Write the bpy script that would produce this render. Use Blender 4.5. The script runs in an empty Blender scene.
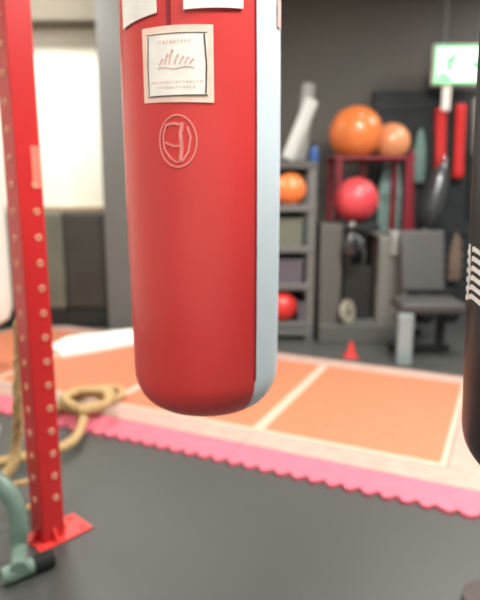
import bpy, bmesh, math, random
from mathutils import Vector, Matrix
random.seed(4)
S = bpy.context.scene
C = S.collection
PI = math.pi
# ------------------------------------------------------------------ camera numbers
FPX = 580.0
PITCH = math.atan((300-185)/FPX)
CAMZ = 1.5
def ray(x, y):
    X = (x-240)/FPX; Y = -(y-300)/FPX
    return Vector((X, math.cos(PITCH)+Y*math.sin(PITCH), -math.sin(PITCH)+Y*math.cos(PITCH)))
def G(x, y, z=0.0):
    r = ray(x, y); t = (CAMZ-z)/-r.z
    return Vector((r.x*t, r.y*t, z))
def P(x, y, D):
    r = ray(x, y); t = D/r.y
    return Vector((r.x*t, D, CAMZ+r.z*t))
# ------------------------------------------------------------------ materials
def lin(c):
    return tuple(((v/255)/12.92 if v/255 <= .04045 else ((v/255+.055)/1.055)**2.4) for v in c)
MATS = {}
def mat(name, rgb, rough=.5, metal=0, coat=0, noise=.06, nscale=30, emit=0, bump=0, sheen=0, spec=.5):
    m = bpy.data.materials.new(name); m.use_nodes = True
    nt = m.node_tree; b = nt.nodes['Principled BSDF']
    col = lin(rgb)
    tc = nt.nodes.new('ShaderNodeTexCoord')
    n = nt.nodes.new('ShaderNodeTexNoise'); n.inputs['Scale'].default_value = nscale; n.inputs['Detail'].default_value = 4
    nt.links.new(tc.outputs['Object'], n.inputs['Vector'])
    r = nt.nodes.new('ShaderNodeValToRGB')
    r.color_ramp.elements[0].position = .3; r.color_ramp.elements[1].position = .7
    r.color_ramp.elements[0].color = tuple(max(0, v*(1-noise)) for v in col)+(1,)
    r.color_ramp.elements[1].color = tuple(min(1, v*(1+noise)) for v in col)+(1,)
    nt.links.new(n.outputs['Fac'], r.inputs['Fac']); nt.links.new(r.outputs['Color'], b.inputs['Base Color'])
    b.inputs['Roughness'].default_value = rough; b.inputs['Metallic'].default_value = metal
    b.inputs['Coat Weight'].default_value = coat; b.inputs['Sheen Weight'].default_value = sheen
    b.inputs['Specular IOR Level'].default_value = spec
    if emit:
        b.inputs['Emission Color'].default_value = col+(1,); b.inputs['Emission Strength'].default_value = emit
    if bump:
        bp = nt.nodes.new('ShaderNodeBump'); bp.inputs['Strength'].default_value = bump; bp.inputs['Distance'].default_value = .004
        nt.links.new(n.outputs['Fac'], bp.inputs['Height']); nt.links.new(bp.outputs['Normal'], b.inputs['Normal'])
    MATS[name] = m
    return m
def stripes(m, scale, rot, c1, c2, wave_bump=.3, colour=True):
    nt = m.node_tree; b = nt.nodes['Principled BSDF']
    tc = nt.nodes.new('ShaderNodeTexCoord'); mp = nt.nodes.new('ShaderNodeMapping')
    mp.inputs['Rotation'].default_value = rot
    w = nt.nodes.new('ShaderNodeTexWave'); w.inputs['Scale'].default_value = scale
    nt.links.new(tc.outputs['Object'], mp.inputs['Vector']); nt.links.new(mp.outputs['Vector'], w.inputs['Vector'])
    if colour:
        r = nt.nodes.new('ShaderNodeValToRGB')
        r.color_ramp.elements[0].color = lin(c1)+(1,); r.color_ramp.elements[1].color = lin(c2)+(1,)
        nt.links.new(w.outputs['Fac'], r.inputs['Fac']); nt.links.new(r.outputs['Color'], b.inputs['Base Color'])
    bp = nt.nodes.new('ShaderNodeBump'); bp.inputs['Strength'].default_value = wave_bump; bp.inputs['Distance'].default_value = .002
    nt.links.new(w.outputs['Fac'], bp.inputs['Height']); nt.links.new(bp.outputs['Normal'], b.inputs['Normal'])

M_red = mat('bag_red', (204, 56, 56), .38, coat=.25, noise=.05, nscale=5, bump=.15)
M_blue = mat('bag_pale', (208, 221, 230), .45, coat=.15, noise=.02, nscale=6)
M_white = mat('white_vinyl', (238, 232, 226), .45)
M_cream = mat('cream_border', (240, 205, 190), .5)
M_ink = mat('dark_ink', (60, 50, 48), .6)
M_pinkink = mat('pink_ink', (225, 170, 160), .6)
M_embl = mat('emblem_pale', (226, 132, 128), .5)
M_post = mat('post_red', (196, 38, 40), .35, coat=.2, noise=.04)
M_plate = mat('plate_red', (232, 66, 62), .4, noise=.05)
M_holelight = mat('hole_light_tan', (224, 158, 128), .5)  # pale tan for light showing through the post holes
M_sticker = mat('pink_sticker', (232, 125, 105), .5)
M_black = mat('black_vinyl', (20, 22, 23), .42, coat=.1)
M_blackm = mat('black_rubber', (26, 28, 28), .7)
M_gloss = mat('black_gloss', (40, 42, 44), .25, coat=.8)
M_rope = mat('rope_fibre', (188, 158, 112), .9, noise=.35, nscale=90, bump=.4)
M_teal = mat('pale_green_steel', (118, 143, 132), .4, noise=.05)
M_orange = mat('mat_orange', (198, 118, 86), .6, noise=.05, nscale=14)
M_strip = mat('mat_border', (182, 152, 140), .65, noise=.09, nscale=10)
M_line = mat('pale_tape', (210, 178, 158), .6)
M_pink = mat('mat_pink', (216, 106, 124), .6, noise=.08, nscale=14)
M_towel = mat('towel_white', (240, 238, 230), .95, bump=.6, nscale=120, noise=.03)
M_wallw = mat('paint_white', (234, 233, 220), .8, noise=.02, nscale=3)
M_wallg = mat('paint_grey', (94, 92, 87), .75, noise=.05, nscale=1.2)
M_pillar = mat('pillar_grey', (98, 98, 95), .7, noise=.04, nscale=2)
M_bulk = mat('bulkhead_brown', (100, 94, 82), .8, noise=.04, nscale=2)
M_ceil = mat('ceiling_paint', (150, 148, 142), .9, noise=.03, nscale=2)
M_padl = mat('pad_grey', (98, 100, 90), .6, noise=.22, nscale=4)
M_padd = mat('pad_dark', (50, 50, 45), .6, noise=.25, nscale=3)
M_wood = mat('timber_trim', (172, 150, 125), .6)
M_steel = mat('rack_steel', (112, 114, 112), .45, metal=.2)
M_lsteel = mat('pale_steel', (150, 162, 164), .4, metal=.2)
M_chrome = mat('chrome', (225, 225, 225), .15, metal=1, noise=.01)
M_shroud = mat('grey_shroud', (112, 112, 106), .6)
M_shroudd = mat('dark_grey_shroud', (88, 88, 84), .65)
M_bench = mat('bench_vinyl', (68, 67, 66), .55)
M_speed = mat('speed_bag_gloss', (92, 94, 97), .28, metal=.5, coat=.5)
M_foam = mat('foam_white', (196, 198, 194), .8)
M_maroon = mat('maroon_steel', (130, 26, 44), .4)
M_ball = mat('ball_orange', (236, 130, 70), .32, coat=.3, noise=.04, nscale=5)
M_ballp = mat('ball_peach', (240, 160, 112), .3, coat=.4, noise=.04)
M_ballk = mat('ball_pink', (212, 70, 78), .4, coat=.2, noise=.05)
M_ballr = mat('ball_red', (214, 52, 50), .4, coat=.2)
M_bands = mat('band_red', (205, 36, 36), .5)
M_mint = mat('towel_mint', (150, 178, 172), .95, bump=.5, nscale=80)
M_greyt = mat('towel_grey', (150, 150, 146), .95, bump=.5, nscale=80)
M_tan = mat('tan_stripe', (140, 105, 88), .8)
stripes(M_tan, 6, (0, .5, 0), (96, 66, 54), (190, 172, 156))
M_bluec = mat('blue_plastic', (38, 84, 150), .4)
M_green = mat('sign_green', (40, 165, 90), .4, emit=1.3)
M_signw = mat('sign_white', (214, 245, 220), .4, emit=1.6)
M_box1 = mat('bin_olive', (104, 110, 96), .6, noise=.2)
M_box2 = mat('bin_slate', (92, 88, 98), .6, noise=.2)
M_lamp = mat('lamp_diffuser', (255, 252, 246), .5, emit=6)
M_iron = mat('cast_iron', (48, 48, 47), .5, metal=.3)
M_board = mat('board_dark', (38, 44, 46), .7, noise=.25, nscale=6)
M_palep = mat('pale_plate', (158, 154, 138), .5)
M_brown = mat('brown_rubber', (72, 64, 60), .8)
# floor: ribbed rubber
M_floor = mat('rubber_floor', (86, 88, 84), .42, noise=.05, nscale=5)
stripes(M_floor, 24, (0, 0, math.radians(-28)), (66, 68, 66), (80, 82, 79), .32)

# ------------------------------------------------------------------ mesh helpers
def obj(name, bm, m, parent=None, smooth=True, bevel=0, ang=35):
    bmesh.ops.recalc_face_normals(bm, faces=bm.faces[:])
    me = bpy.data.meshes.new(name); bm.to_mesh(me); bm.free()
    me.materials.append(m)
    if smooth:
        for p in me.polygons: p.use_smooth = True
        me.set_sharp_from_angle(angle=math.radians(ang))
    o = bpy.data.objects.new(name, me); C.objects.link(o)
    if parent: o.parent = parent
    if bevel:
        b = o.modifiers.new('bevel', 'BEVEL'); b.width = bevel; b.segments = 3; b.limit_method = 'ANGLE'
        b.harden_normals = False
    return o
def tag(o, label, cat, group=None):
    o['label'] = label; o['category'] = cat
    if group: o['group'] = group
    return o
def thing(name, label, cat, loc=(0, 0, 0), rz=0, group=None):
    o = bpy.data.objects.new(name, None); C.objects.link(o)
    o.empty_display_size = .1
    o.location = loc; o.rotation_euler = (0, 0, rz)
    return tag(o, label, cat, group)
def struct(name, bm, m, bevel=0):
    o = obj(name, bm, m, bevel=bevel); o['kind'] = 'structure'; return o
def box(bm, x0, x1, y0, y1, z0, z1, mtx=None):
    v = [bm.verts.new(p) for p in ((x0,y0,z0),(x1,y0,z0),(x1,y1,z0),(x0,y1,z0),(x0,y0,z1),(x1,y0,z1),(x1,y1,z1),(x0,y1,z1))]
    for f in ((0,3,2,1),(4,5,6,7),(0,1,5,4),(1,2,6,5),(2,3,7,6),(3,0,4,7)): bm.faces.new([v[i] for i in f])
    if mtx: bmesh.ops.transform(bm, matrix=mtx, verts=v)
    return v
def B(*a, **k):
    bm = bmesh.new(); box(bm, *a, **k); return bm
def lathe(prof, seg=48, a0=0, a1=2*PI, bm=None, mtx=None):
    bm = bm or bmesh.new(); full = abs(a1-a0-2*PI) < 1e-6
    n = seg if full else seg+1; rings = []; allv = []
    for r, z in prof:
        if r < 1e-6:
            v = bm.verts.new((0, 0, z)); allv.append(v); rings.append([v]*n)
        else:
            rr = [bm.verts.new((r*math.sin(a0+(a1-a0)*i/seg), -r*math.cos(a0+(a1-a0)*i/seg), z)) for i in range(n)]
            allv += rr; rings.append(rr)
    for A, Bq in zip(rings, rings[1:]):
        for i in range(seg):
            j = (i+1) % n
            q = []
            for v in (A[i], A[j], Bq[j], Bq[i]):
                if v not in q: q.append(v)
            if len(q) > 2: bm.faces.new(q)
    if mtx: bmesh.ops.transform(bm, matrix=mtx, verts=allv)
    return bm
def ball_bm(r, seg=40):
    bm = bmesh.new(); bmesh.ops.create_uvsphere(bm, u_segments=seg, v_segments=seg//2, radius=r); return bm
def tube(bm, pts, r, seg=12, cap=True):
    pts = [Vector(p) for p in pts]; rings = []; up = None
    for i, p in enumerate(pts):
        t = (pts[min(i+1, len(pts)-1)]-pts[max(i-1, 0)]).normalized()
        if up is None:
            up = Vector((0, 0, 1)) if abs(t.z) < .9 else Vector((1, 0, 0))
        s = t.cross(up).normalized(); up = s.cross(t).normalized()
        rr = r[i] if isinstance(r, (list, tuple)) else r
        rings.append([bm.verts.new(p+(s*math.cos(2*PI*k/seg)+up*math.sin(2*PI*k/seg))*rr) for k in range(seg)])
    for A, Bq in zip(rings, rings[1:]):
        for k in range(seg): bm.faces.new((A[k], A[(k+1) % seg], Bq[(k+1) % seg], Bq[k]))
    if cap:
        bm.faces.new(rings[0][::-1]); bm.faces.new(rings[-1])
    return bm
def spline(pts, n=12):
    pts = [Vector(p) for p in pts]; out = []
    q = [pts[0]*2-pts[1]]+pts+[pts[-1]*2-pts[-2]]
    for i in range(1, len(q)-2):
        for k in range(n):
            t = k/n; a, b, c, d = q[i-1], q[i], q[i+1], q[i+2]
            out.append(.5*((2*b)+(c-a)*t+(2*a-5*b+4*c-d)*t*t+(3*b-a-3*c+d)*t**3))
    out.append(pts[-1]); return out
def prism(pts, z0, z1):
    bm = bmesh.new()
    lo = [bm.verts.new((x, y, z0)) for x, y in pts]; hi = [bm.verts.new((x, y, z1)) for x, y in pts]
    bm.faces.new(lo[::-1]); bm.faces.new(hi)
    for i in range(len(pts)):
        j = (i+1) % len(pts); bm.faces.new((lo[i], lo[j], hi[j], hi[i]))
    return bm
def torus(bm, R, r, mtx, seg=16, s2=8):
    rings = []; vs = []
    for i in range(seg):
        a = 2*PI*i/seg
        rings.append([bm.verts.new(((R+r*math.cos(2*PI*k/s2))*math.cos(a), (R+r*math.cos(2*PI*k/s2))*math.sin(a), r*math.sin(2*PI*k/s2))) for k in range(s2)])
        vs += rings[-1]
    for i in range(seg):
        A, Bq = rings[i], rings[(i+1) % seg]
        for k in range(s2): bm.faces.new((A[k], A[(k+1) % s2], Bq[(k+1) % s2], Bq[k]))
    bmesh.ops.transform(bm, matrix=mtx, verts=vs)
# patches that follow a cylinder: u = arc length from angle a0, v = height
def cyl_pt(R, a0, u, v): a = a0+u/R; return Vector((R*math.sin(a), -R*math.cos(a), v))
def cyl_patch(R, off, th, a0, outline_fn, nu=20, nv=6):
    """outline_fn(s,t)->(u,v) for s,t in 0..1; a thin closed shell lying on radius R+off"""
    bm = bmesh.new(); g = {}
    for lay, o in ((0, off), (1, off+th)):
        for i in range(nu+1):
            for j in range(nv+1):
                u, v = outline_fn(i/nu, j/nv); a = a0+u/R
                g[lay, i, j] = bm.verts.new(((R+o)*math.sin(a), -(R+o)*math.cos(a), v))
    for i in range(nu):
        for j in range(nv):
            bm.faces.new((g[1,i,j], g[1,i+1,j], g[1,i+1,j+1], g[1,i,j+1])); bm.faces.new((g[0,i,j], g[0,i,j+1], g[0,i+1,j+1], g[0,i+1,j]))
    for i in range(nu):
        bm.faces.new((g[0,i,0], g[0,i+1,0], g[1,i+1,0], g[1,i,0])); bm.faces.new((g[0,i,nv], g[1,i,nv], g[1,i+1,nv], g[0,i+1,nv]))
    for j in range(nv):
        bm.faces.new((g[0,0,j], g[1,0,j], g[1,0,j+1], g[0,0,j+1])); bm.faces.new((g[0,nu,j], g[0,nu,j+1], g[1,nu,j+1], g[1,nu,j]))
    return bm
def cyl_strokes(R, off, a0, v0, strokes, th=.0008):
    """strokes: list of (points[(u,v)], width)"""
    bm = bmesh.new()
    for pts, w in strokes:
        ring = []
        n = len(pts)
        for i, (u, v) in enumerate(pts):
            du = pts[min(i+1, n-1)][0]-pts[max(i-1, 0)][0]; dv = pts[min(i+1, n-1)][1]-pts[max(i-1, 0)][1]
            L = math.hypot(du, dv) or 1; nx, ny = -dv/L*w/2, du/L*w/2
            q = []
            for o in (off, off+th):
                for s in (1, -1):
                    a = a0+(u+s*nx)/R
                    q.append(bm.verts.new(((R+o)*math.sin(a), -(R+o)*math.cos(a), v0+v+s*ny)))
            ring.append(q)
        for A, Bq in zip(ring, ring[1:]):
            for a, b in ((0, 1), (1, 3), (3, 2), (2, 0)): bm.faces.new((A[a], A[b], Bq[b], Bq[a]))
        bm.faces.new((ring[0][0], ring[0][2], ring[0][3], ring[0][1])); bm.faces.new((ring[-1][0], ring[-1][1], ring[-1][3], ring[-1][2]))
    return bm
def rect(u0, u1, v0, v1, sl=0, sr=0):
    return lambda s, t: (u0+(u1-u0)*s, (v0+(sl*(1-s)+sr*s))*(1-t)+v1*t)
def chain(bm, a, b, r=.012, w=.0035):
    a = Vector(a); b = Vector(b); L = (b-a).length; n = max(2, int(L/(r*1.7))); d = (b-a).normalized()
    q = d.to_track_quat('X', 'Z').to_matrix().to_4x4()
    for i in range(n):
        M = Matrix.Translation(a+(b-a)*((i+.5)/n)) @ q @ Matrix.Rotation(PI/2*(i % 2), 4, 'X') @ Matrix.Diagonal((1.25, .8, 1, 1))
        torus(bm, r, w, M, 12, 6)

# ------------------------------------------------------------------ room
XL, XR, YF, YB, H = -4.2, 4.6, -3.0, 6.9, 3.7
struct('floor', B(XL, XR, YF, YB, -.1, 0), M_floor)
struct('ceiling', B(XL, XR, YF, YB, H, H+.1), M_ceil)
px0 = P(97, 60, 5.95).x
struct('wall_back', B(px0+.3, XR, YB, YB+.1, 0, H), M_wallg)
struct('wall_left', B(XL-.1, XL, YF, YB, 0, H), M_wallw)
struct('wall_right', B(XR, XR+.1, YF, YB+.1, 0, H), M_wallg)
struct('wall_front', B(XL, XR, YF-.1, YF, 0, H), M_wallw)
struct('wall_back_left', B(XL, px0+.3, 6.35, 6.45, 0, H), M_wallw)
struct('wall_pillar', B(px0, px0+.62, 5.95, YB, 0, H), M_pillar)
zb = P(70, 22, 6.1).z
struct('trim_1', B(XL, px0, 6.02, 6.35, zb, H), M_bulk)
zt = P(70, 208, 6.15).z
struct('trim_2', B(XL, px0, 6.24, 6.35, zt-.035, zt+.01), M_wood)

# lamps on the ceiling
def lamp(x, y, power, label, sx=1.2, sy=.6, col=(1, .975, .92)):
    t = thing('ceiling_light', label, 'light', (x, y, H), 0, 'ceiling light panels')
    f = bmesh.new()
    for a in ((-sx/2-.03, -sx/2, -sy/2-.03, sy/2+.03), (sx/2, sx/2+.03, -sy/2-.03, sy/2+.03), (-sx/2, sx/2, -sy/2-.03, -sy/2), (-sx/2, sx/2, sy/2, sy/2+.03)):
        box(f, *a, -.06, 0)
    obj('frame', f, M_white, t)
    obj('diffuser', B(-sx/2, sx/2, -sy/2, sy/2, -.04, -.005), M_lamp, t)
    L = bpy.data.lights.new('lamp_light', 'AREA'); L.shape = 'RECTANGLE'; L.size = sx; L.size_y = sy; L.energy = power; L.color = col
    lo = bpy.data.objects.new('lamp_light', L); C.objects.link(lo); lo.parent = t; lo.location = (0, 0, -.065)
    return t
PW = .95
lamp(-1.2, -.3, 108*PW, 'ceiling light panel above and left of the camera')
lamp(1.3, .6, 170*PW, 'ceiling light panel above the black bag')
lamp(-2.3, 3.0, 45*PW, 'ceiling light panel above the red post and ropes')
lamp(-2.0, 5.2, 115*PW, 'added unseen ceiling light panel in front of the white wall')  # lamp added close to the white wall to brighten it
lamp(2.5, 1.7, 80*PW, 'added unseen ceiling light panel right of the black bag')  # lamp added to brighten the pale side panel and right floor
lamp(1.5, 3.3, 200*PW, 'ceiling light panel above the orange mats')
lamp(3.4, 5.6, 60*PW, 'ceiling light panel beside the exit sign')

# ------------------------------------------------------------------ floor mats
UA = math.radians(-25)
ux = Vector((math.cos(UA), math.sin(UA), 0)); un = Vector((-math.sin(UA), math.cos(UA), 0))
def UN(s, n, z=0): return ux*s+un*n+Vector((0, 0, z))
TS = 1.11; S0 = -.21
n0, n1 = 3.06, 4.50
where = ['nearest the black bag at right, its near corner showing', 'behind the foot of the red bag, between two pale joints', 'left of the red bag, under the white towel', 'furthest left, behind the red post and hanging rope']
for k in range(4):
    s1 = S0-TS*k; s0 = s1-TS
    EX = .19 if k == 0 else 0
    t = thing('floor_mat', 'orange floor mat '+where[k], 'mat', UN(s0, n0), UA, 'orange floor mats')
    g = .035
    obj('mat_top', B(g, TS-g, g, n1-n0-.002, 0, .024), M_orange, t, bevel=.004)
    e = bmesh.new()
    box(e, .002, g, 0, n1-n0, 0, .0255); box(e, TS-g, TS-.002, 0, n1-n0, 0, .0255); box(e, g, TS-g, 0, g, 0, .0245)
    o = obj('edge_binding', e, M_line, t, bevel=.002); o['label'] = 'pale edge binding'
    # front border and toothed pink edge
    w = ['right end, touching the black bag', 'middle, below the red bag', 'left of the red bag, beside the coiled rope', 'left of the red post']
    b = tag(obj('border_strip', B(0, TS-.003+EX, -.19, -.003, 0, .023), M_strip, bevel=.003), 'pale near strip of the orange mats, '+w[k], 'mat strip', 'pale border strips')
    b.location = UN(s0, n0); b.rotation_euler.z = UA
    pts = [(0, -.195), (0, -.40)]
    nt_ = 12; tw = (TS-.003)/nt_
    for i in range(nt_):
        x = i*tw
        pts += [(x+tw*.12, -.40), (x+tw*.22, -.425), (x+tw*.36, -.436), (x+tw*.52, -.438), (x+tw*.68, -.43), (x+tw*.8, -.415), (x+tw*.9, -.40)]
    if EX: pts += [(TS+.02, -.425), (TS+.05, -.437), (TS+.075, -.425), (TS+.09, -.40), (TS+.11, -.425), (TS+.14, -.437), (TS+.17, -.425)]
    pts += [(TS-.003+EX, -.40), (TS-.003+EX, -.195)]
    b = tag(obj('toothed_edge', prism(pts, 0, .022), M_pink, bevel=.002), 'pink toothed mat edge, '+w[k], 'mat edge', 'pink toothed mat edges')
    b.location = UN(s0, n0); b.rotation_euler.z = UA
    b = tag(obj('border_strip', B(0, TS-.003, n1-n0+.003, n1-n0+.19, 0, .022), M_strip, bevel=.003), 'pale far border strip of the orange mats, '+['at the right end by the grey bench', 'behind the red bag and shelves', 'behind the white towel', 'behind the red post'][k], 'mat strip', 'pale border strips')
    b.location = UN(s0, n0); b.rotation_euler.z = UA
b = tag(obj('border_strip', B(.003, .187, .0, n1-n0+.19, 0, .022), M_strip, bevel=.003), 'pale side border strip at the right end of the mats, by the black bag', 'mat strip')
b.location = UN(S0, n0); b.rotation_euler.z = UA

# ------------------------------------------------------------------ red heavy bag
BD = 1.47; R = .186
bx = -.088
A0 = math.atan2(-bx, BD)
def bz(y, D=BD-R): return P(200, y, D).z
zbot = bz(416, BD-R*.6)
zlab0, zlab1 = bz(103), bz(25)
ztop = 2.12
bag = thing('heavy_bag', 'large red heavy bag with pale blue side panel and white label', 'punching bag', (bx, BD, zbot))
bag.rotation_euler = (0, math.radians(-.3), 0)
def prof(h, rr=R):
    p = [(0, -.012), (rr*.4, -.008)]
    for i in range(0, 9):
        a = i/8*PI/2
        p.append((rr-.085+.085*math.sin(a), .10-.10*math.cos(a)))
    for i in range(1, 7):
        z = .10+(h-.15)*i/7
        p.append((rr+.004*math.sin(PI*i/7), z))
    for i in range(0, 9):
        a = i/8*PI/2
        p.append((rr-.03+.03*math.cos(a), h-.03+.03*math.sin(a)))
    p.append((0, h)); return p
hb = ztop-zbot
a_p0, a_p1 = A0+math.radians(38.5), A0+math.radians(150)
obj('bag_shell', lathe(prof(hb), 60, a_p1-2*PI, a_p0), M_red, bag)
o = obj('side_panel', lathe(prof(hb), 24, a_p0, a_p1), M_blue, bag); o['label'] = 'pale blue grey side panel'
def radj(z): return R+.004*math.sin(PI*min(1, max(0, (z-.05)/(hb-.1))))
sm = bmesh.new()
for a in (a_p0, a_p1):
    tube(sm, [((R+.001)*math.sin(a)*(radj(z)/R), -(R+.001)*math.cos(a)*(radj(z)/R), z) for z in [.10+(hb-.14)*i/16 for i in range(17)]], .0022, 6)
o = obj('seam_piping', sm, M_maroon, bag)
torus_b = bmesh.new(); torus(torus_b, R-.08, .006, Matrix.Translation((0, 0, .002)), 60, 8)
obj('base_ring', torus_b, M_red, bag)
RR = R+.0045
def L(y): return bz(y)-zbot
lw0, lw1 = -.134, .026
lb = obj('label_patch', cyl_patch(RR, 0, .0014, A0, rect(lw0, lw1, L(103), L(25), .004, 0), 24, 4), M_cream, bag)
lb['label'] = 'cream border of the large label'
wv = lambda f: L(103)+(L(25)-L(103))*f
ip = obj('label_print_area', cyl_patch(RR, .0015, .0008, A0, rect(lw0+.013, lw1-.013, wv(.09), wv(.91)), 24, 4), M_white, lb)
st = [([(lw0+.016, wv(.12)), (lw0+.015, wv(.5)), (lw0+.018, wv(.88))], .0022), ([(lw1-.017, wv(.12)), (lw1-.015, wv(.5)), (lw1-.019, wv(.88))], .003)]
fr = [([(lw0+.013+(lw1-lw0-.026)*i/20, wv(.1)) for i in range(21)], .0022), ([(lw0+.013+(lw1-lw0-.026)*i/20, wv(.9)) for i in range(21)], .0016)]
obj('label_frame_line', cyl_strokes(RR, .0024, A0, 0, st+fr), M_ink, lb)
tx = []
cu = (lw0+lw1)/2
for row, (f, n, h, w) in enumerate(((.78, 9, .006, .0018), (.27, 16, .004, .0012), (.20, 12, .004, .0012))):
    W = (.008 if row == 0 else .0072)
    for i in range(n):
        u = cu+(i-(n-1)/2)*W
        tx.append(([(u-.002, wv(f)), (u, wv(f)+h), (u+.002, wv(f))][:random.choice((2, 3))], w))
for i, (du, hh) in enumerate(((-.032, .012), (-.020, .022), (-.010, .03), (.002, .02), (.013, .016), (.024, .014), (.034, .01))):
    tx.append(([(cu+du-.004, wv(.50)), (cu+du, wv(.50)+hh*.6), (cu+du+.004, wv(.50)+hh), (cu+du+.006, wv(.50)+hh*.8)], .0026))
tx.append(([(cu-.04+.008*i, wv(.46)+.002*math.sin(i)) for i in range(11)], .0016))
obj('label_lettering', cyl_strokes(RR, .0024, A0, 0, tx), M_pinkink, lb)
# emblem
ev = L(141); eu = R*math.asin(-22/77.)
el = []
ring = [(eu+.042*math.cos(2*PI*i/36), .054*math.sin(2*PI*i/36)) for i in range(37)]
el.append((ring, .0035))
el.append(([(eu-.026, .034), (eu-.033, .01), (eu-.031, -.016), (eu-.016, -.036)], .004))
el.append(([(eu-.026, .034), (eu-.008, .037), (eu+.006, .034)], .005))
el.append(([(eu+.012, .038), (eu+.007, .016), (eu+.009, -.012), (eu+.006, -.040)], .008))
el.append(([(eu-.028, -.002), (eu-.01, -.010), (eu+.007, -.010)], .004))
el.append(([(eu+.022, .030), (eu+.029, .008), (eu+.024, -.022), (eu+.010, -.042)], .0045))
el.append(([(eu-.016, -.036), (eu-.003, -.044), (eu+.008, -.042)], .003))
obj('round_emblem', cyl_strokes(RR, .0, A0, ev, el, .001), M_embl, bag)
for j, (u0, u1, y0, sl, sr) in enumerate(((-.205, -.094, 13, -.010, .004), (-.034, .092, 8, -.004, .004))):
    o = obj('strap_patch', cyl_patch(RR, 0, .003, A0, rect(u0, u1, L(y0), hb-.04, sl, sr), 14, 6), M_white, bag)
    o['label'] = 'white strap patch'
obj('centre_seam', cyl_strokes(RR, 0, A0, 0, [([(-.068, hb-.03), (-.068, L(30))], .008)], .0012), M_maroon, bag)
o = obj('panel_mark', cyl_patch(RR, 0, .001, A0, rect(.215, .245, L(12), L(-20)), 6, 2), M_pinkink, bag)
chs = bmesh.new()
for k in range(4):
    a = PI/4+k*PI/2
    hook = bmesh.new(); torus(hook, .02, .004, Matrix.Translation((.165*math.sin(a), -.165*math.cos(a), hb+.012)) @ Matrix.Rotation(PI/2, 4, 'X'))
    obj('hanging_ring', hook, M_chrome, bag)
    chain(chs, (.165*math.sin(a), -.165*math.cos(a), hb+.03), (0, 0, hb+.36))
chain(chs, (0, 0, hb+.36), (0, 0, H-zbot-.06), .02, .005)
obj('chain', chs, M_chrome, bag)
obj('ceiling_hook_plate', lathe([(0, H-zbot-.06), (.05, H-zbot-.06), (.05, H-zbot-.012), (0, H-zbot-.012)], 20), M_iron, bag)

# ------------------------------------------------------------------ black heavy bag at the right edge
bD = 1.12; rb = .18
bc = P(467, 400, bD); bxx = bc.x+rb*1.05
bb = thing('heavy_bag', 'black heavy bag with white lettering, cut by the right edge of the view', 'punching bag', (bxx, bD, .0))
zb0 = G(0, 0, 0).z; zb0 = P(560, 499, bD-.1).z
bb.location.z = zb0; bb.rotation_euler = (0, math.radians(-1.6), 0)
hb2 = 2.05-zb0
obj('bag_shell', lathe([(r_*rb/R, z) for r_, z in prof(hb2)], 60), M_black, bb)
ab = math.radians(-101)
zz0, zz1 = P(476, 300, bD).z-zb0, P(476, 243, bD).z-zb0
sk = []
for i in range(6):
    v = zz0+(zz1-zz0)*i/6
    sk.append(([(-.02, v), (.03, v+.012), (.07, v+.004), (.11, v+.014)], .010))
sk.append(([(.0, zz0), (.01, (zz0+zz1)/2), (.0, zz1)], .012))
sk.append(([(.08, zz0), (.07, (zz0+zz1)/2), (.09, zz1)], .012))
o = obj('lettering', cyl_strokes(rb+.0035, .0, ab, 0, sk, .001), M_white, bb); o['label'] = 'white lettering'
ch = bmesh.new()
for k in range(4):
    a = PI/4+k*PI/2
    chain(ch, (.15*math.sin(a), -.15*math.cos(a), hb2-.0), (0, 0, hb2+.36))
chain(ch, (0, 0, hb2+.36), (0, 0, H-zb0-.02), .02, .005)
obj('chain', ch, M_chrome, bb)

# ------------------------------------------------------------------ white heavy bag far left
wD = 4.6
wr = .2
wx = P(7, 260, wD).x-wr
wz0, wz1 = P(0, 326, wD).z, P(0, 74, wD).z
wb = thing('heavy_bag', 'white heavy bag hanging behind the red post, cut by the left edge', 'punching bag', (wx, wD, wz0))
hw = wz1-wz0
obj('bag_shell', lathe([(0, 0), (wr*.5, .01), (wr*.85, .06), (wr*.98, .14), (wr, .25), (wr, hw-.03), (wr*.9, hw), (0, hw)], 40), M_towel, wb)
c = lathe([(0, hw), (wr*.95, hw), (wr*.95, hw+.05), (wr*.8, hw+.24), (wr*.3, hw+.3), (0, hw+.3)], 30)
o = obj('strap_collar', c, M_blackm, wb); o['label'] = 'black strap collar'
ch = bmesh.new(); chain(ch, (0, 0, hw+.3), (0, 0, H-wz0-.01), .03, .007)
obj('chain', ch, M_chrome, wb)

# ------------------------------------------------------------------ red rack post
pb = G(49, 537)
post = thing('rack_post', 'tall red square steel post with rows of holes and bolted base', 'post', (pb.x, pb.y, 0), math.radians(47))
hw_ = .051
pt = obj('upright', B(-hw_, hw_, -hw_, hw_, .012, 2.9), M_post, post, bevel=.006)
obj('base_plate', B(-.085, .165, -.085, .075, 0, .012), M_plate, post, bevel=.003)['label'] = 'lighter red base plate'
for sx, sy in ((1, 0), (-1, 0), (0, -1)):
    gs = bmesh.new()
    if sx: v = [(hw_*sx, -.004, .012), (hw_*sx+.035*sx, -.004, .012), (hw_*sx, -.004, .07)]; d = Vector((0, .008, 0))
    else: v = [(-.004, -hw_, .012), (-.004, -hw_-.035, .012), (-.004, -hw_, .07)]; d = Vector((.008, 0, 0))
    a = [gs.verts.new(p) for p in v]; b_ = [gs.verts.new(Vector(p)+d) for p in v]
    gs.faces.new(a); gs.faces.new(b_[::-1])
    for i in range(3): gs.faces.new((a[i], a[(i+1) % 3], b_[(i+1) % 3], b_[i]))
    obj('gusset', gs, M_plate, post)
bo = None
for x, y in ((.13, -.055), (.13, .045), (-.065, -.065)):
    q = obj('bolt', lathe([(0, .012), (.011, .012), (.011, .02), (0, .022)], 6), M_plate, post); q.location = (x, y, 0)
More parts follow.
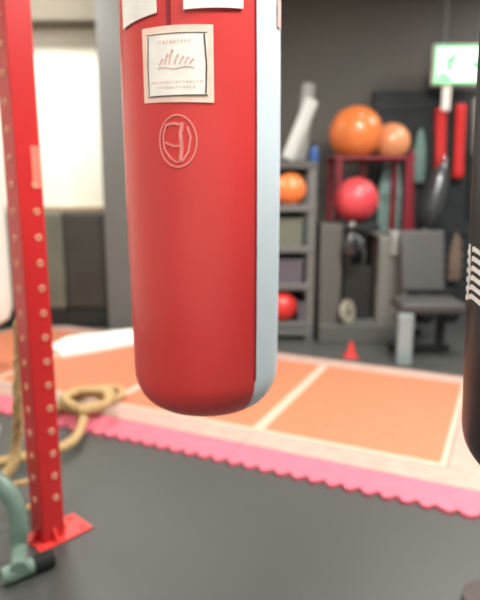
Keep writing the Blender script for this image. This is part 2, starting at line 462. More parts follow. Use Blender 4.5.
# pale rings, light seen through the holes put into their colour: left face (-x side in local... both visible faces)
hole = None
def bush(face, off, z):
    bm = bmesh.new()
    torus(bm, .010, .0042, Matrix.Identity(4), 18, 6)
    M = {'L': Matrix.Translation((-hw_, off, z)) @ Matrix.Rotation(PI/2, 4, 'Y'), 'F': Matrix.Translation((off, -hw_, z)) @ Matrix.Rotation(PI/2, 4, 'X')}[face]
    q = obj('hole_light_ring', bm, M_holelight, post); q.matrix_local = M
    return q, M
def insert(ring_):
    o = obj('hole_insert', lathe([(0, -.0006), (.0085, -.0006), (.0085, .0006), (0, .0006)], 14), M_maroon, ring_); return o
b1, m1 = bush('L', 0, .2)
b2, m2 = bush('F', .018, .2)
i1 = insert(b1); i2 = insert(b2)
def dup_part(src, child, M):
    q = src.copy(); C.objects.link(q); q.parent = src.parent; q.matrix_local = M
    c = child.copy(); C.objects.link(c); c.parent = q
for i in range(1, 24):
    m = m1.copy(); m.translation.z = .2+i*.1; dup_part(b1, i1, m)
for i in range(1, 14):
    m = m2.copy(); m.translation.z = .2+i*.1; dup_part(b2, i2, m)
zs0, zs1 = P(37, 188, pb.y).z, P(37, 146, pb.y).z
obj('sticker', B(.010, hw_-.002, -hw_-.0012, -hw_+.001, zs0, zs1), M_sticker, post)['label'] = 'pale pink sticker'

# ------------------------------------------------------------------ battle rope
def rope(bm, ctrl, r, pitch=.09, n=14):
    path = spline(ctrl, n)
    acc = 0; fr = []
    up = Vector((0, 0, 1))
    for i, p in enumerate(path):
        t = (path[min(i+1, len(path)-1)]-path[max(i-1, 0)]).normalized()
        if i: acc += (p-path[i-1]).length
        if abs(t.dot(up)) > .97: up = Vector((1, 0, 0)) if abs(t.x) < .9 else Vector((0, 1, 0))
        s = t.cross(up).normalized(); up = s.cross(t).normalized()
        fr.append((p, s, up.copy(), acc))
    for k in range(3):
        pts = [p+(s*math.cos(2*PI*(k/3+a/pitch))+u*math.sin(2*PI*(k/3+a/pitch)))*r*.52 for p, s, u, a in fr]
        tube(bm, pts, r*.54, 8)
rr_ = .028
ropeb = bmesh.new()
def gz(x, y, z=.022): return G(x, y, z+.024)
hang_top = P(27, 318, pb.y+.07); 
c1 = [P(40, 322, pb.y+.115), hang_top+Vector((-.03, .02, -.02)), P(20, 345, 2.5), P(18, 400, 2.6), P(17, 440, 2.75)]
floor_in = [gz(-20, 452, .03), gz(-60, 470, .03), gz(-10, 464, .03), gz(20, 458, .03), gz(42, 452, .03), gz(62, 447, .035), gz(76, 437, .035), gz(83, 421, .04), gz(84, 411, .05),
            gz(100, 402, .05), gz(112, 394, .06), gz(96, 389, .05), gz(70, 398, .05), gz(66, 406, .05), gz(90, 408, .05), gz(108, 398, .09), gz(84, 393, .09), gz(62, 402, .09), gz(80, 411, .08), gz(106, 404, .12), gz(104, 392, .13), gz(78, 391, .13), gz(64, 399, .13), gz(76, 407, .12)]
rope(ropeb, [gz(30, 424, .026), gz(52, 414, .03), gz(66, 401, .03), gz(88, 390, .03), gz(116, 388, .03), gz(122, 395, .03), gz(104, 402, .03)], rr_*.96, .075, 14)
rope(ropeb, c1+[gz(10, 470, .06)]+[gz(-10, 478, .025)]+floor_in, rr_, .075, 16)
tag(obj('battle_rope', ropeb, M_rope), 'thick twisted tan rope hung beside the red post and coiled on the floor', 'rope')
r2 = bmesh.new()
rope(r2, [gz(-70, 500, .1), P(-10, 486, 2.42), P(14, 484, 2.45), P(36, 482, 2.5), gz(44, 496, .03), gz(20, 512, .03)], .014, .06, 16)
tag(obj('rope', r2, M_rope), 'thinner tan rope end draped behind the foot of the red post', 'rope')

# ------------------------------------------------------------------ pale green steel frame
tf = thing('bench_frame', 'pale green curved steel tube stand with a black ribbed foot, bottom left corner', 'gym frame', tuple(G(22, 566)))
def loc(o, p): return Vector(p)-Vector(o.location)
base = G(22, 566)
fb = bmesh.new()
leg = spline([P(-70, 470, 2.15), P(-25, 470, 2.14), P(0, 484, 2.13), P(14, 502, 2.12), P(19, 525, 2.11), P(19, 548, 2.1), G(19, 570, .06)], 8)
tube(fb, [p-base for p in leg], [.040-.008*i/len(leg) for i in range(len(leg))], 20)
obj('curved_leg', fb, M_teal, tf)
fb = bmesh.new()
f0 = G(2, 577, .035); f1 = G(38, 563, .035); d = (f1-f0).normalized()
tube(fb, [f0-base, f0-base+d*.02, f1-base-d*.005, f1-base], [.03, .035, .032, .028], 20)
obj('foot_bar', fb, M_teal, tf)
fb = bmesh.new()
pts = []; rad = []
for i in range(15):
    pts.append(f1-base+d*(.006*i-.02)); rad.append(.036 if i % 2 else .033)
rad[-1] = .024
tube(fb, pts, rad, 20)
o = obj('rubber_foot', fb, M_blackm, tf); o['label'] = 'black ribbed rubber foot'
up_ = bmesh.new(); tube(up_, [P(-20, 400, 2.5)-base, P(-3, 428, 2.4)-base, P(-9, 450, 2.3)-base, P(-25, 470, 2.14)-base], .018, 12)
obj('side_handle', up_, M_lsteel, tf)

# ------------------------------------------------------------------ towel on the mat
tw_ = bmesh.new()
ca = G(60, 353, .03); cb = G(137, 337, .03)
dv = (cb-ca); Lx = dv.length; dx = dv.normalized(); dy = Vector((-dx.y, dx.x, 0))
NX, NY = 44, 22; gr = {}
for side in (0, 1):
    for i in range(NX+1):
        for j in range(NY+1):
            s = i/NX; t = j/NY
            wd = .30+.12*s+.06*math.sin(5*s)
            cx = s*Lx*1.15-.05; 
            yy = (t-.5)*wd+(.05*math.sin(3.1*s+1)-.03)
            hgt = .03+.075*math.sin(PI*t)**.6*math.sin(PI*min(1, max(0, s*.94+.04)))**.5+.012*math.sin(14*s+5*t)*math.sin(PI*t)+.010*math.sin(23*t-6*s)*math.sin(PI*t)
            if s < .28: hgt += .035*math.sin(PI*s/.28)*math.sin(PI*t)
            p = ca+dx*cx+dy*yy; p.z = .026+(hgt if side else 0)
            gr[side, i, j] = tw_.verts.new(p)
for i in range(NX):
    for j in range(NY):
        tw_.faces.new((gr[1,i,j], gr[1,i+1,j], gr[1,i+1,j+1], gr[1,i,j+1])); tw_.faces.new((gr[0,i,j], gr[0,i,j+1], gr[0,i+1,j+1], gr[0,i+1,j]))
for i in range(NX):
    tw_.faces.new((gr[0,i,0], gr[0,i+1,0], gr[1,i+1,0], gr[1,i,0])); tw_.faces.new((gr[0,i,NY], gr[1,i,NY], gr[1,i+1,NY], gr[0,i+1,NY]))
for j in range(NY):
    tw_.faces.new((gr[0,0,j], gr[1,0,j], gr[1,0,j+1], gr[0,0,j+1])); tw_.faces.new((gr[0,NX,j], gr[0,NX,j+1], gr[1,NX,j+1], gr[1,NX,j]))
tag(obj('towel', tw_, M_towel, ang=60), 'crumpled white towel lying on the orange mat beside the grey pillar', 'towel')

# ------------------------------------------------------------------ dark pads against the white wall
xs = [P(108, 260, 6.1).x, P(66, 260, 6.1).x, P(24, 260, 6.1).x, P(-20, 260, 6.1).x]
lbl = ['dark grey padded panel against the white wall, next to the pillar', 'lighter grey padded panel against the white wall, just right of the red post', 'lighter grey padded panel behind and left of the red post']
for k in range(3):
    t = thing('wall_pad', lbl[k], 'padding', ((xs[k]+xs[k+1])/2, 6.1, 0), 0, 'padded wall panels')
    hw2 = (xs[k]-xs[k+1])/2-.004
    bm = B(-hw2, hw2, -.06, .13, .20, zt-.04)
    obj('pad', bm, M_padd if k == 0 else M_padl, t, bevel=.03)
    o = obj('base_shadow_strip', B(-hw2, hw2, -.075, .13, 0, .195), M_blackm, t, bevel=.005); o['label'] = 'black strip for the floor shadow'  # black strip put in for the dark floor shadow below the pads

# ------------------------------------------------------------------ shelf unit right of the red bag
sD = 5.55
sx1 = P(314, 250, sD).x; sx0 = P(262, 250, sD).x
sh = thing('shelf_unit', 'grey steel shelf unit with bins and balls beside the red bag', 'shelf', ((sx0+sx1)/2, sD+.2, 0))
wx_ = (sx1-sx0)/2
ztop_s = P(300, 163, sD).z
u_ = None
for (sx, sy) in ((1, -1), (-1, -1), (1, 1), (-1, 1)):
    bm = bmesh.new(); w = .075 if sx > 0 else .05
    box(bm, -w/2, w/2, -.025, .025, 0, ztop_s)
    o = obj('upright', bm, M_steel, sh, bevel=.004); o.location = (sx*(wx_-.03), sy*.2, 0)
zsh = [P(290, y, sD).z for y in (338, 322, 286, 248, 209, 172)]
levels = [.10, P(290, 322, sD).z, P(290, 284, sD).z, P(290, 247, sD).z, P(290, 206, sD).z, ztop_s]
for z in levels:
    bm = bmesh.new(); box(bm, -wx_, wx_, -.23, .23, z-.03, z)
    box(bm, -wx_, wx_, -.235, -.22, z-.05, z+.015)
    obj('shelf_board', bm, M_steel if z < ztop_s else M_shroudd, sh, bevel=.003)
bm = B(-wx_, wx_, .235, .245, .05, ztop_s); obj('back_panel', bm, M_board, sh)
scx = (sx0+sx1)/2
def ball(x, y, D, r, m, label, cat='ball', name='exercise_ball', zsup=None, group=None):
    p = P(x, y, D)
    t = thing(name, label, cat, (p.x, D, (zsup if zsup is not None else p.z-r)), 0, group)
    b = ball_bm(r); 
    for v in b.verts:                                  # fine moulded ribs
        k = v.co.z/r
        v.co *= 1+.004*math.sin(k*26)
    bmesh.ops.translate(b, vec=(0, 0, r), verts=b.verts[:]); obj('ball_skin', b, m, t)
    v = bmesh.new(); tube(v, [(0, -r*.82, r*1.52), (0, -r*.88, r*1.56)], r*.05, 10); obj('valve_plug', v, M_white, t)
    return t
ball(290, 190, 5.6, .155, M_ball, 'orange ball on the second shelf from the top, beside the red bag', zsup=levels[4])
ball(282, 305, 5.6, .145, M_ballr, 'small red ball on the lower shelf, half hidden by the red bag', zsup=levels[1])
def bin_(x0, x1, z0, h, m, label, y0=-.2, y1=.15):
    t = thing('storage_bin', label, 'bin', ((x0+x1)/2, sD+.2, z0))
    w = (x1-x0)/2; bm = bmesh.new()
    for a in ((-w, w, y0, y0+.012), (-w, w, y1-.012, y1), (-w, -w+.012, y0, y1), (w-.012, w, y0, y1)): box(bm, *a, 0, h)
    box(bm, -w, w, y0, y1, 0, .01)
    obj('bin_body', bm, m, t, bevel=.003)
    bm = bmesh.new()
    for a in ((-w-.008, w+.008, y0-.008, y0), (-w-.008, w+.008, y1, y1+.008), (-w-.008, -w, y0, y1), (w, w+.008, y0, y1)): box(bm, *a, h-.025, h)
    obj('rim', bm, m, t)
bin_(scx-.18, scx+.14, levels[3], .27, M_box1, 'olive grey storage bin on the middle shelf below the orange ball')
bin_(scx-.10, scx+.15, levels[2], .24, M_box2, 'slate grey storage bin on the shelf above the red ball')
bin_(scx+.10, scx+.20, levels[1], .2, M_box2, 'narrow slate bin right of the red ball')
def roller(x0, y0, x1, y1, D, r, m, label, name='foam_roller', dy=0):
    a = P(x0, y0, D); b = P(x1, y1, D+dy)
    t = thing(name, label, 'foam roller', tuple(a))
    a.z = ztop_s+r*.55; t.location = a
    d = b-a; bm = bmesh.new(); L_ = d.length; dn = d.normalized()
    n = 20; tube(bm, [dn*L_*i/n for i in range(n+1)], [r*.93 if i in (0, n) else r*(1+.03*(i % 2)) for i in range(n+1)], 20)
    obj('foam_sleeve', bm, m, t)
    for q_ in (dn*-.002, d+dn*.002):
        bm = bmesh.new(); tube(bm, [q_-dn*.002, q_+dn*.002], r*.45, 14); obj('end_plug', bm, M_blackm, t)
pz = ztop_s
roller(288, 152, 312, 100, sD+.1, .065, M_foam, 'white foam roller leaning tilted on top of the shelf unit')
roller(300, 152, 309, 84, sD+.3, .06, M_greyt, 'grey foam roller standing behind the white one on the shelf unit')
t = thing('water_bottle', 'blue water bottle on the top corner of the shelf unit', 'bottle', (P(323, 160, sD+.15).x-.09, sD+.15, ztop_s))
obj('bottle_body', lathe([(0, 0), (.045, 0), (.045, .12), (.03, .16), (0, .16)], 20), M_bluec, t)
obj('bottle_cap', lathe([(0, .16), (.022, .16), (.022, .195), (0, .195)], 16), M_blackm, t)

# ------------------------------------------------------------------ maroon ball rack with balls
rD = 6.06
xr = [P(338, 200, rD).x, P(373, 200, rD).x, P(407, 200, rD).x]
zr = P(355, 156, rD).z
rk = thing('ball_rack', 'maroon steel rack holding the big orange and peach balls up high', 'rack', ((xr[0]+xr[2])/2, rD, 0))
cx_ = (xr[0]+xr[2])/2
for x in (xr[0], xr[2]):
    for y in (-.0, .56):
        obj('upright', B(x-cx_-.03, x-cx_+.03, y-.02, y+.02, 0, zr-.04), M_maroon, rk, bevel=.004)
obj('upright', B(xr[1]-cx_-.025, xr[1]-cx_+.025, .54, .58, 0, zr-.04), M_maroon, rk, bevel=.004)
for y in (0, .30, .56):
    bm = bmesh.new(); tube(bm, [(xr[0]-cx_-.06, y, zr-.02), (xr[2]-cx_+.06, y, zr-.02)], .02, 12); obj('rail', bm, M_maroon, rk)
for x in (xr[0]-.03, xr[2]+.03):
    bm = bmesh.new(); tube(bm, [(x-cx_, -.02, zr-.02), (x-cx_, .58, zr-.02)], .018, 12); obj('side_rail', bm, M_maroon, rk)
def drop(r, half): return math.sqrt(r*r-half*half)
rB = .275
tb = ball(356, 128, rD+.15, rB, M_ball, 'big shiny orange exercise ball on the maroon rack', zsup=zr-.02+math.sqrt((rB+.02)**2-.15**2)-rB)
rP = .20
ball(392, 128, rD+.38, rP, M_ballp, 'smaller peach coloured ball behind and right of the big orange ball', zsup=zr-.02+math.sqrt((rP+.02)**2-.13**2)-rP+.004)

# ------------------------------------------------------------------ weight stack machine below
mD = 5.5
x0, x1, x2, x3 = [P(x, 300, mD).x for x in (319, 341, 376, 409)]
zt1 = P(330, 224, mD).z
mc = thing('weight_machine', 'grey weight stack machine with two tall shrouds and black plates', 'gym machine', ((x0+x3)/2, mD, 0))
cm = (x0+x3)/2
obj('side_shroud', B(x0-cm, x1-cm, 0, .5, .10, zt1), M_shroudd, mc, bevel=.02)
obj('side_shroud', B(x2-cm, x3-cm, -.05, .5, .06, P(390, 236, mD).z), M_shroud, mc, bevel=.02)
obj('back_plate', B(x1-cm, x2-cm, .44, .48, .1, zt1), M_blackm, mc)
obj('base_frame', B(x0-cm, x3-cm, -.10, .5, .0, .18), M_shroudd, mc, bevel=.01)
obj('top_cover', B(x1-cm-.01, x2-cm+.01, .0, .46, zt1-.07, zt1), M_blackm, mc, bevel=.01)
bm = bmesh.new(); box(bm, x1-cm, x2-cm, .02, .40, .18, .20)
obj('stack_base', bm, M_steel, mc)
zz = .20
pl = None
w_ = (x2-x1)/2-.03; cxm = (x1+x2)/2-cm
for i in range(12):
    if pl is None:
        pl = obj('weight_plate', B(-w_, w_, .08, .34, 0, .038), M_iron, mc, bevel=.004); pl.location = (cxm, 0, zz)
    else:
        q = pl.copy(); C.objects.link(q); q.location = (cxm, 0, zz)
    zz += .044
for s in (-.08, .08):
    bm = bmesh.new(); tube(bm, [(cxm+s, .2, .1), (cxm+s, .2, zt1-.02)], .011, 10); obj('guide_rod', bm, M_chrome, mc)
bm = bmesh.new(); a = P(404, 296, mD-.12)-Vector((cm, mD, 0)); b = P(414, 262, mD-.12)-Vector((cm, mD, 0)); tube(bm, [a, a+(b-a)*.5, b], .014, 12); tube(bm, [a+(b-a)*.3, a+(b-a)*.3+Vector((0, .1, 0))], .012, 10)
obj('handle', bm, M_chrome, mc)['label'] = 'chrome handle'
# pink ball on top of the machine
bp = P(356, 200, mD+.22)
ball(356, 200, mD+.22, .215, M_ballk, 'pinkish red ball sitting on top of the weight machine', zsup=zt1)
# black glove hanging in front of stack
def glove(p, m, label, cuffm, scale=1, rot=0, loop=True, group=None):
    t = thing('boxing_glove', label, 'boxing glove', tuple(p), rot, group)
    s = scale
    bm = bmesh.new()
    pr = [(0, -.30), (.045, -.295), (.075, -.26), (.085, -.20), (.078, -.14), (.055, -.09), (.045, -.06)]
    lathe([(r*s, z*s) for r, z in pr], 24, bm=bm)
    for v in bm.verts: v.co.y *= .8
    obj('mitt', bm, m, t)
    bm = bmesh.new(); tube(bm, [(.05*s, -.03*s, -.10*s), (.085*s, -.05*s, -.15*s), (.088*s, -.06*s, -.20*s), (.07*s, -.06*s, -.235*s)], [.024*s, .032*s, .032*s, .02*s], 14)
    obj('thumb', bm, m, t)
    bm = lathe([(0, -.075*s), (.05*s, -.075*s), (.054*s, -.03*s), (.056*s, 0), (0, -.002*s)], 24); obj('cuff', bm, cuffm, t)
    bm = bmesh.new(); torus(bm, .02*s, .004*s, Matrix.Translation((0, 0, .018*s)) @ Matrix.Rotation(PI/2, 4, 'X')); obj('lace_loop', bm, M_white, t)
    return t
glove(P(352, 226, mD-.07), M_gloss, 'glossy black boxing glove hanging in front of the weight stack', M_blackm, .95)
# pale round plate leaning at the base
t = thing('weight_disc', 'pale cream weight disc leaning against the black weight stack', 'weight plate', tuple(P(350, 302, mD-.14)))
M_ = Matrix.Rotation(math.radians(82), 4, 'X') @ Matrix.Rotation(.2, 4, 'Y')
t.rotation_euler = (0, 0, math.radians(38))
for nm, prf, mm in (('disc', [(.022, -.015), (.115, -.015), (.12, 0), (.115, .015), (.06, .008), (.022, .015), (.022, -.015)], M_palep), ('hub', [(.014, -.018), (.03, -.018), (.03, .018), (.014, .018), (.014, -.018)], M_chrome)):
    obj(nm, lathe(prf, 36, mtx=M_), mm, t)
t.location.z = .18+.122; t.location.y = mD-.04

# ------------------------------------------------------------------ bench at the right
nD = 4.74
bx0, bx1 = P(402, 310, nD).x, P(468, 310, nD).x
bcx = (bx0+bx1)/2
be = thing('weight_bench', 'grey padded bench with raised backrest and pale steel leg, right of the machine', 'bench', (bcx, nD+.2, 0))
zs = P(430, 304, nD).z
hwid = (bx1-bx0)/2
obj('seat_pad', B(-hwid, hwid, -.2, .19, zs-.09, zs), M_bench, be, bevel=.025)
Mb = Matrix.Translation((P(433, 280, nD+.2).x-bcx, .26, zs+.02)) @ Matrix.Rotation(math.radians(-14), 4, 'X')
obj('backrest', B(-.20, .20, -.04, .05, 0, .56, mtx=Mb), M_bench, be, bevel=.025)
o = obj('front_leg', B(-hwid-.02, -hwid+.10, -.22, -.15, 0, zs-.085), M_lsteel, be, bevel=.008); o['label'] = 'pale blue steel leg'
obj('rear_leg', B(hwid-.12, hwid-.05, .15, .22, 0, zs-.085), M_blackm, be, bevel=.008)
bm = bmesh.new(); box(bm, -.04, .04, .2, .80, .0, .06); box(bm, -.13, .2, .75, .81, 0, .06); box(bm, -hwid, hwid, .14, .2, 0.02, .07); obj('base_rail', bm, M_blackm, be)
bm = bmesh.new(); tube(bm, [(.02, .42, zs+.35), (.02, .76, .06)], .02, 10); obj('support_strut', bm, M_steel, be)
# grey towel over the machine shroud
zc = P(390, 236, mD).z
tp = [(-.055, .0), (.10, .0)]
bm = bmesh.new(); cxs = (x2+x3)/2+.06
sec = [(-.075, zc-.17), (-.078, zc-.05), (-.065, zc+.012), (.05, zc+.02), (.2, zc+.016), (.3, zc+.012)]
sec = [(mD+a, b) for a, b in sec]
NN = 10; vv = {}
for lay in (0, 1):
    for i, (y, z) in enumerate(sec):
        for j in range(NN+1):
            x = cxs-.12+.22*j/NN+.012*math.sin(i*1.3); wob = .006*math.sin(j*1.9+i)
            vv[lay, i, j] = bm.verts.new((x, y-(.014 if lay and i < 3 else 0)+(wob if i < 2 else 0), z+(.014 if lay and i >= 2 else 0)+(.004*math.sin(j*2.3) if lay and i >= 2 else 0)))
for i in range(len(sec)-1):
    for j in range(NN):
        bm.faces.new((vv[0,i,j], vv[0,i,j+1], vv[0,i+1,j+1], vv[0,i+1,j])); bm.faces.new((vv[1,i,j], vv[1,i+1,j], vv[1,i+1,j+1], vv[1,i,j+1]))
for i in range(len(sec)-1):
    bm.faces.new((vv[0,i,0], vv[0,i+1,0], vv[1,i+1,0], vv[1,i,0])); bm.faces.new((vv[0,i,NN], vv[1,i,NN], vv[1,i+1,NN], vv[0,i+1,NN]))
for j in range(NN):
    bm.faces.new((vv[0,0,j], vv[1,0,j], vv[1,0,j+1], vv[0,0,j+1])); e_ = len(sec)-1; bm.faces.new((vv[0,e_,j], vv[0,e_,j+1], vv[1,e_,j+1], vv[1,e_,j]))
tag(obj('hand_towel', bm, M_greyt), 'folded pale grey towel draped over the top of the right shroud', 'towel')

# ------------------------------------------------------------------ dark gear board with hanging gear
gD = 6.78
gx0, gx1 = P(374, 100, gD).x, P(560, 100, gD).x
gz1 = P(400, 90, gD).z; gz0 = P(400, 300, gD).z
gb = thing('gear_board', 'large dark board on the back wall carrying hanging boxing gear', 'board', ((gx0+gx1)/2, gD+.06, gz0))
gw = (gx1-gx0)/2; gh = gz1-gz0
obj('board_panel', B(-gw, gw, -.04, .055, 0, gh), M_board, gb, bevel=.006)
for k in range(3): obj('hook_rail', B(-gw, gw, -.055, -.04, gh*(.32+.3*k), gh*(.32+.3*k)+.03), M_iron, gb)
# pegs
def peg(x, z, L_=.16):
    bm = bmesh.new(); tube(bm, [(x-gb.location.x, -.04, z-gz0), (x-gb.location.x, -.04-L_, z-gz0+.01)], .007, 8); obj('peg', bm, M_chrome, gb)
def band(x, y0, y1, w, m, label, D=gD-.12, tilt=0, name='resistance_band'):
    a = P(x, y0, D); b = P(x+tilt, y1, D); hgt = a.z-b.z; sh_ = b.x-a.x
    bm = bmesh.new(); n = 24; rad = .035; ring = []
    path = []
    for i in range(13): path.append((-rad*math.cos(PI*i/12), rad*math.sin(PI*i/12)))
    for i in range(1, 8): path.append((rad*(1-.5*math.sin(PI*i/8)), -hgt*i/8))
    for i in range(13): path.append((rad*math.cos(PI*i/12), -hgt-rad*math.sin(PI*i/12)))
    for i in range(1, 8): path.append((-rad*(1-.5*math.sin(PI*i/8)), -hgt+hgt*i/8))
    N = len(path); vs = []
    for i, (yy, zz_) in enumerate(path):
        y2, z2 = path[(i+1) % N]; y1_, z1_ = path[i-1]
        t_ = Vector((y2-y1_, z2-z1_)).normalized(); nrm = Vector((t_.y, -t_.x))*.004
        ox = sh_*(-zz_/hgt)
        vs.append([bm.verts.new((ox+s*w/2, yy+k*nrm.x, zz_+k*nrm.y)) for s, k in ((-1, -1), (1, -1), (1, 1), (-1, 1))])
    for i in range(N):
        A, Bq = vs[i], vs[(i+1) % N]
        for k in range(4): bm.faces.new((A[k], A[(k+1) % 4], Bq[(k+1) % 4], Bq[k]))
    o = tag(obj(name, bm, m), label, 'band'); o.location = (a.x, D, a.z-rad)
    peg(a.x, a.z-.018-.004, .16)
    return o
band(441, 108, 168, .105, M_bands, 'wide red band hanging directly below the white tag of the exit sign', tilt=-1)
band(461, 104, 172, .10, M_bands, 'wide red band hanging right of the other red band', tilt=-3)
band(476, 98, 150, .06, M_greyt, 'pale grey band at the right end of the gear board')
band(411, 150, 232, .055, M_maroon, 'maroon band hanging between the mint towel and the black speed bag')
band(470, 150, 210, .035, M_blackm, 'black band hanging beside the black heavy bag edge')
# mint towel on a peg
def hang_cloth(x, y0, y1, w, m, label, D=gD-.10, name='hanging_towel', wav=7):
    a = P(x, y0, D); b = P(x, y1, D); hgt = a.z-b.z; bm = bmesh.new(); g_ = {}
    nx, nz = 26, 12
    for lay in (0, 1):
        for i in range(nx+1):
            for j in range(nz+1):
                s = i/nx-.5; t_ = j/nz
                ww = w*(.35+.65*min(1, t_*2.2)**.7)
                g_[lay, i, j] = bm.verts.new((s*ww, .022*math.sin(s*wav*4)*(.3+t_)-lay*.01, -t_*hgt-.03*abs(s)*(1-t_)*2))
    for i in range(nx):
        for j in range(nz):
            bm.faces.new((g_[1,i,j], g_[1,i+1,j], g_[1,i+1,j+1], g_[1,i,j+1])); bm.faces.new((g_[0,i,j], g_[0,i,j+1], g_[0,i+1,j+1], g_[0,i+1,j]))
    for i in range(nx):
        bm.faces.new((g_[0,i,0], g_[0,i+1,0], g_[1,i+1,0], g_[1,i,0])); bm.faces.new((g_[0,i,nz], g_[1,i,nz], g_[1,i+1,nz], g_[0,i+1,nz]))
    for j in range(nz):
        bm.faces.new((g_[0,0,j], g_[1,0,j], g_[1,0,j+1], g_[0,0,j+1])); bm.faces.new((g_[0,nx,j], g_[0,nx,j+1], g_[1,nx,j+1], g_[1,nx,j]))
    o = tag(obj(name, bm, m), label, 'towel'); o.location = (a.x, D, a.z); peg(a.x, a.z-.0, .12)
hang_cloth(392, 150, 236, .26, M_mint, 'pale mint towel hanging on the dark board right of the peach ball')
hang_cloth(421, 128, 182, .14, M_mint, 'narrow mint cloth hanging left of the wide red bands')
hang_cloth(457, 232, 280, .15, M_tan, 'brown and cream striped cloth hanging beside the black heavy bag', D=6.6)
# speed bag
sp = P(445, 158, 6.4)
t = thing('speed_bag', 'long glossy black speed bag hanging left of the black heavy bag', 'punching bag', tuple(sp)); t.rotation_euler = (0, math.radians(11), 0)
obj('bag_bladder', lathe([(0, -.74), (.05, -.725), (.095, -.66), (.122, -.55), (.125, -.42), (.11, -.28), (.075, -.14), (.03, -.04), (0, -.02)], 32), M_speed, t)
bm = bmesh.new(); torus(bm, .018, .005, Matrix.Rotation(PI/2, 4, 'X')); obj('hanging_loop', bm, M_chrome, t)
peg(sp.x, sp.z+.0, .36)
glove(P(425, 232, 6.64), M_gloss, 'black boxing glove hanging low on the board below the speed bag', M_blackm, 1.1); peg(P(425, 232, 6.64).x, P(425, 232, 6.64).z+.02, .14)
# ------------------------------------------------------------------ exit sign
eD = 6.5
e0 = P(432, 85, eD); e1 = P(492, 44, eD)
ex = thing('exit_sign', 'lit green and white exit sign with running figure high on the right', 'sign', ((e0.x+e1.x)/2, eD, e0.z))
ew = (e1.x-e0.x)/2; eh = e1.z-e0.z
obj('sign_housing', B(-ew, ew, 0, .07, 0, eh), M_white, ex, bevel=.006)
obj('sign_face', B(-ew+.012, ew-.012, -.006, .0, .012, eh-.012), M_signw, ex)
bm = bmesh.new()
for a in ((-ew+.012, ew-.012, .012, .035), (-ew+.012, ew-.012, eh-.035, eh-.012), (-ew+.012, -ew+.035, .035, eh-.035), (ew-.035, ew-.012, .035, eh-.035), (-ew+.05, -ew+.20, .05, .09)):
    box(bm, a[0], a[1], -.009, -.006, a[2], a[3])
def yq(pts):
    lo = [bm.verts.new((x, -.009, z)) for x, z in pts]; hi = [bm.verts.new((x, -.0062, z)) for x, z in pts]
    bm.faces.new(lo); bm.faces.new(hi[::-1])
    for i in range(len(pts)):
        j = (i+1) % len(pts); bm.faces.new((lo[i], lo[j], hi[j], hi[i]))
def limb(a, b, w):
    d_ = Vector((b[0]-a[0], b[1]-a[1])).normalized(); n_ = Vector((-d_.y, d_.x))*w/2
    yq([(a[0]+n_.x, a[1]+n_.y), (b[0]+n_.x, b[1]+n_.y), (b[0]-n_.x, b[1]-n_.y), (a[0]-n_.x, a[1]-n_.y)])
k_ = eh/.46; fx = -.12
yq([(fx+.03+.028*k_*math.cos(i*PI/6), (.36+.028*math.sin(i*PI/6))*k_) for i in range(12)])
limb((fx+.02, .32*k_), (fx-.02, .20*k_), .05*k_); limb((fx-.02, .21*k_), (fx+.05, .16*k_), .028*k_); limb((fx+.05, .165*k_), (fx+.045, .10*k_), .025*k_)
limb((fx-.02, .20*k_), (fx-.06, .13*k_), .028*k_); limb((fx-.06, .13*k_), (fx-.11, .13*k_), .025*k_); limb((fx+.02, .31*k_), (fx+.09, .28*k_), .022*k_); limb((fx+.01, .31*k_), (fx-.06, .27*k_), .022*k_)
limb((.04, .23*k_), (.16, .23*k_), .03*k_); yq([(.14, .29*k_), (.22, .23*k_), (.14, .17*k_)])
obj('running_figure_symbol', bm, M_green, ex)
for k in (-1, 1):
    bm = bmesh.new(); tube(bm, [(k*ew*.6, .035, eh), (k*ew*.6, .035, H-e0.z)], .008, 8); obj('hanging_rod', bm, M_steel, ex)
q0 = P(442, 110, eD); q1 = P(452, 86, eD)
o = tag(obj('hanging_tag', B(q0.x, q1.x, eD+.02, eD+.03, q0.z, e0.z), M_signw and M_white, bevel=.002), 'narrow white tag hanging under the green exit sign', 'tag')

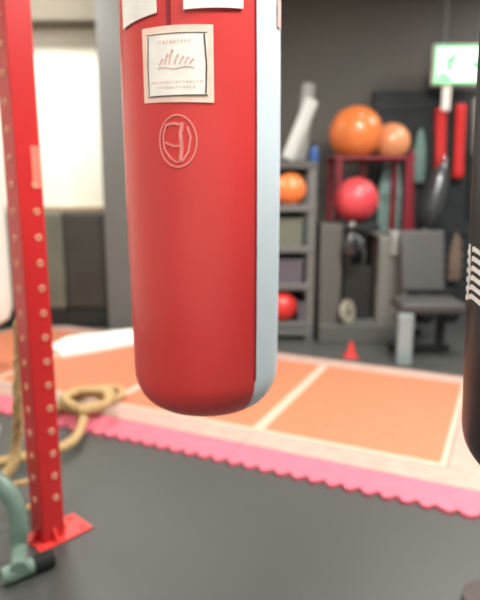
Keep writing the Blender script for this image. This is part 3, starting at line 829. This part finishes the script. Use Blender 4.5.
# ------------------------------------------------------------------ small things on the floor
c = G(350, 352, 0)
t = thing('marker_cone', 'small red cone at the far edge of the orange mats', 'cone', (P(351, 350, 4.97).x, 4.97, 0))
obj('cone_body', lathe([(0, .14), (.012, .14), (.04, .02), (.045, .012), (0, .012)], 24), M_ballr, t)
obj('cone_base', B(-.06, .06, -.06, .06, 0, .012), M_ballr, t, bevel=.004)
c = G(477, 600, .03)
t = thing('weight_disc', 'dark brown rubber weight disc on the floor, bottom right corner', 'weight plate', (c.x+.07, c.y-.0, 0))
obj('disc', lathe([(.025, .004), (.10, 0), (.115, .006), (.115, .03), (.10, .036), (.06, .028), (.025, .034), (.025, .004)], 48), M_brown, t)
obj('hub', lathe([(.016, .0), (.026, 0), (.026, .037), (.016, .037), (.016, 0)], 24), M_iron, t)
# kettlebells by the wall at floor level under gear board
for k, (x, D, r, l) in enumerate(((424, 6.3, .11, 'left of the pair'), (448, 6.35, .12, 'right of the pair'))):
    p = P(x, 320, D)
    t = thing('kettlebell', 'black kettlebell on the floor behind the grey bench, '+l, 'kettlebell', (p.x, D, 0), 0, 'kettlebells behind the bench')
    obj('bell', lathe([(0, 0), (r*.6, 0), (r*.95, r*.5), (r, r), (r*.85, r*1.5), (r*.4, r*1.85), (0, r*1.9)], 28), M_blackm, t)
    bm = bmesh.new(); tube(bm, spline([(-r*.55, 0, r*1.55), (-r*.75, 0, r*2.2), (-r*.4, 0, r*2.75), (r*.4, 0, r*2.75), (r*.75, 0, r*2.2), (r*.55, 0, r*1.55)], 6), r*.16, 10); obj('handle', bm, M_iron, t)

# ------------------------------------------------------------------ world, camera, view
W = bpy.data.worlds.new('world'); S.world = W; W.use_nodes = True
W.node_tree.nodes['Background'].inputs[0].default_value = (.8, .85, .9, 1); W.node_tree.nodes['Background'].inputs[1].default_value = .3
cd = bpy.data.cameras.new('camera'); co = bpy.data.objects.new('camera', cd); C.objects.link(co)
cd.sensor_fit = 'HORIZONTAL'; cd.sensor_width = 36; cd.lens = FPX/480*36
co.location = (0, 0, CAMZ); co.rotation_euler = (PI/2-PITCH, 0, 0)
cd.dof.use_dof = True; cd.dof.focus_distance = 1.05; cd.dof.aperture_fstop = 2.8
S.camera = co
vs = S.view_settings
vs.view_transform = 'Standard'; vs.look = 'None'; vs.gamma = 1; vs.exposure = -.32; vs.use_curve_mapping = False
S.cycles.max_bounces = 8
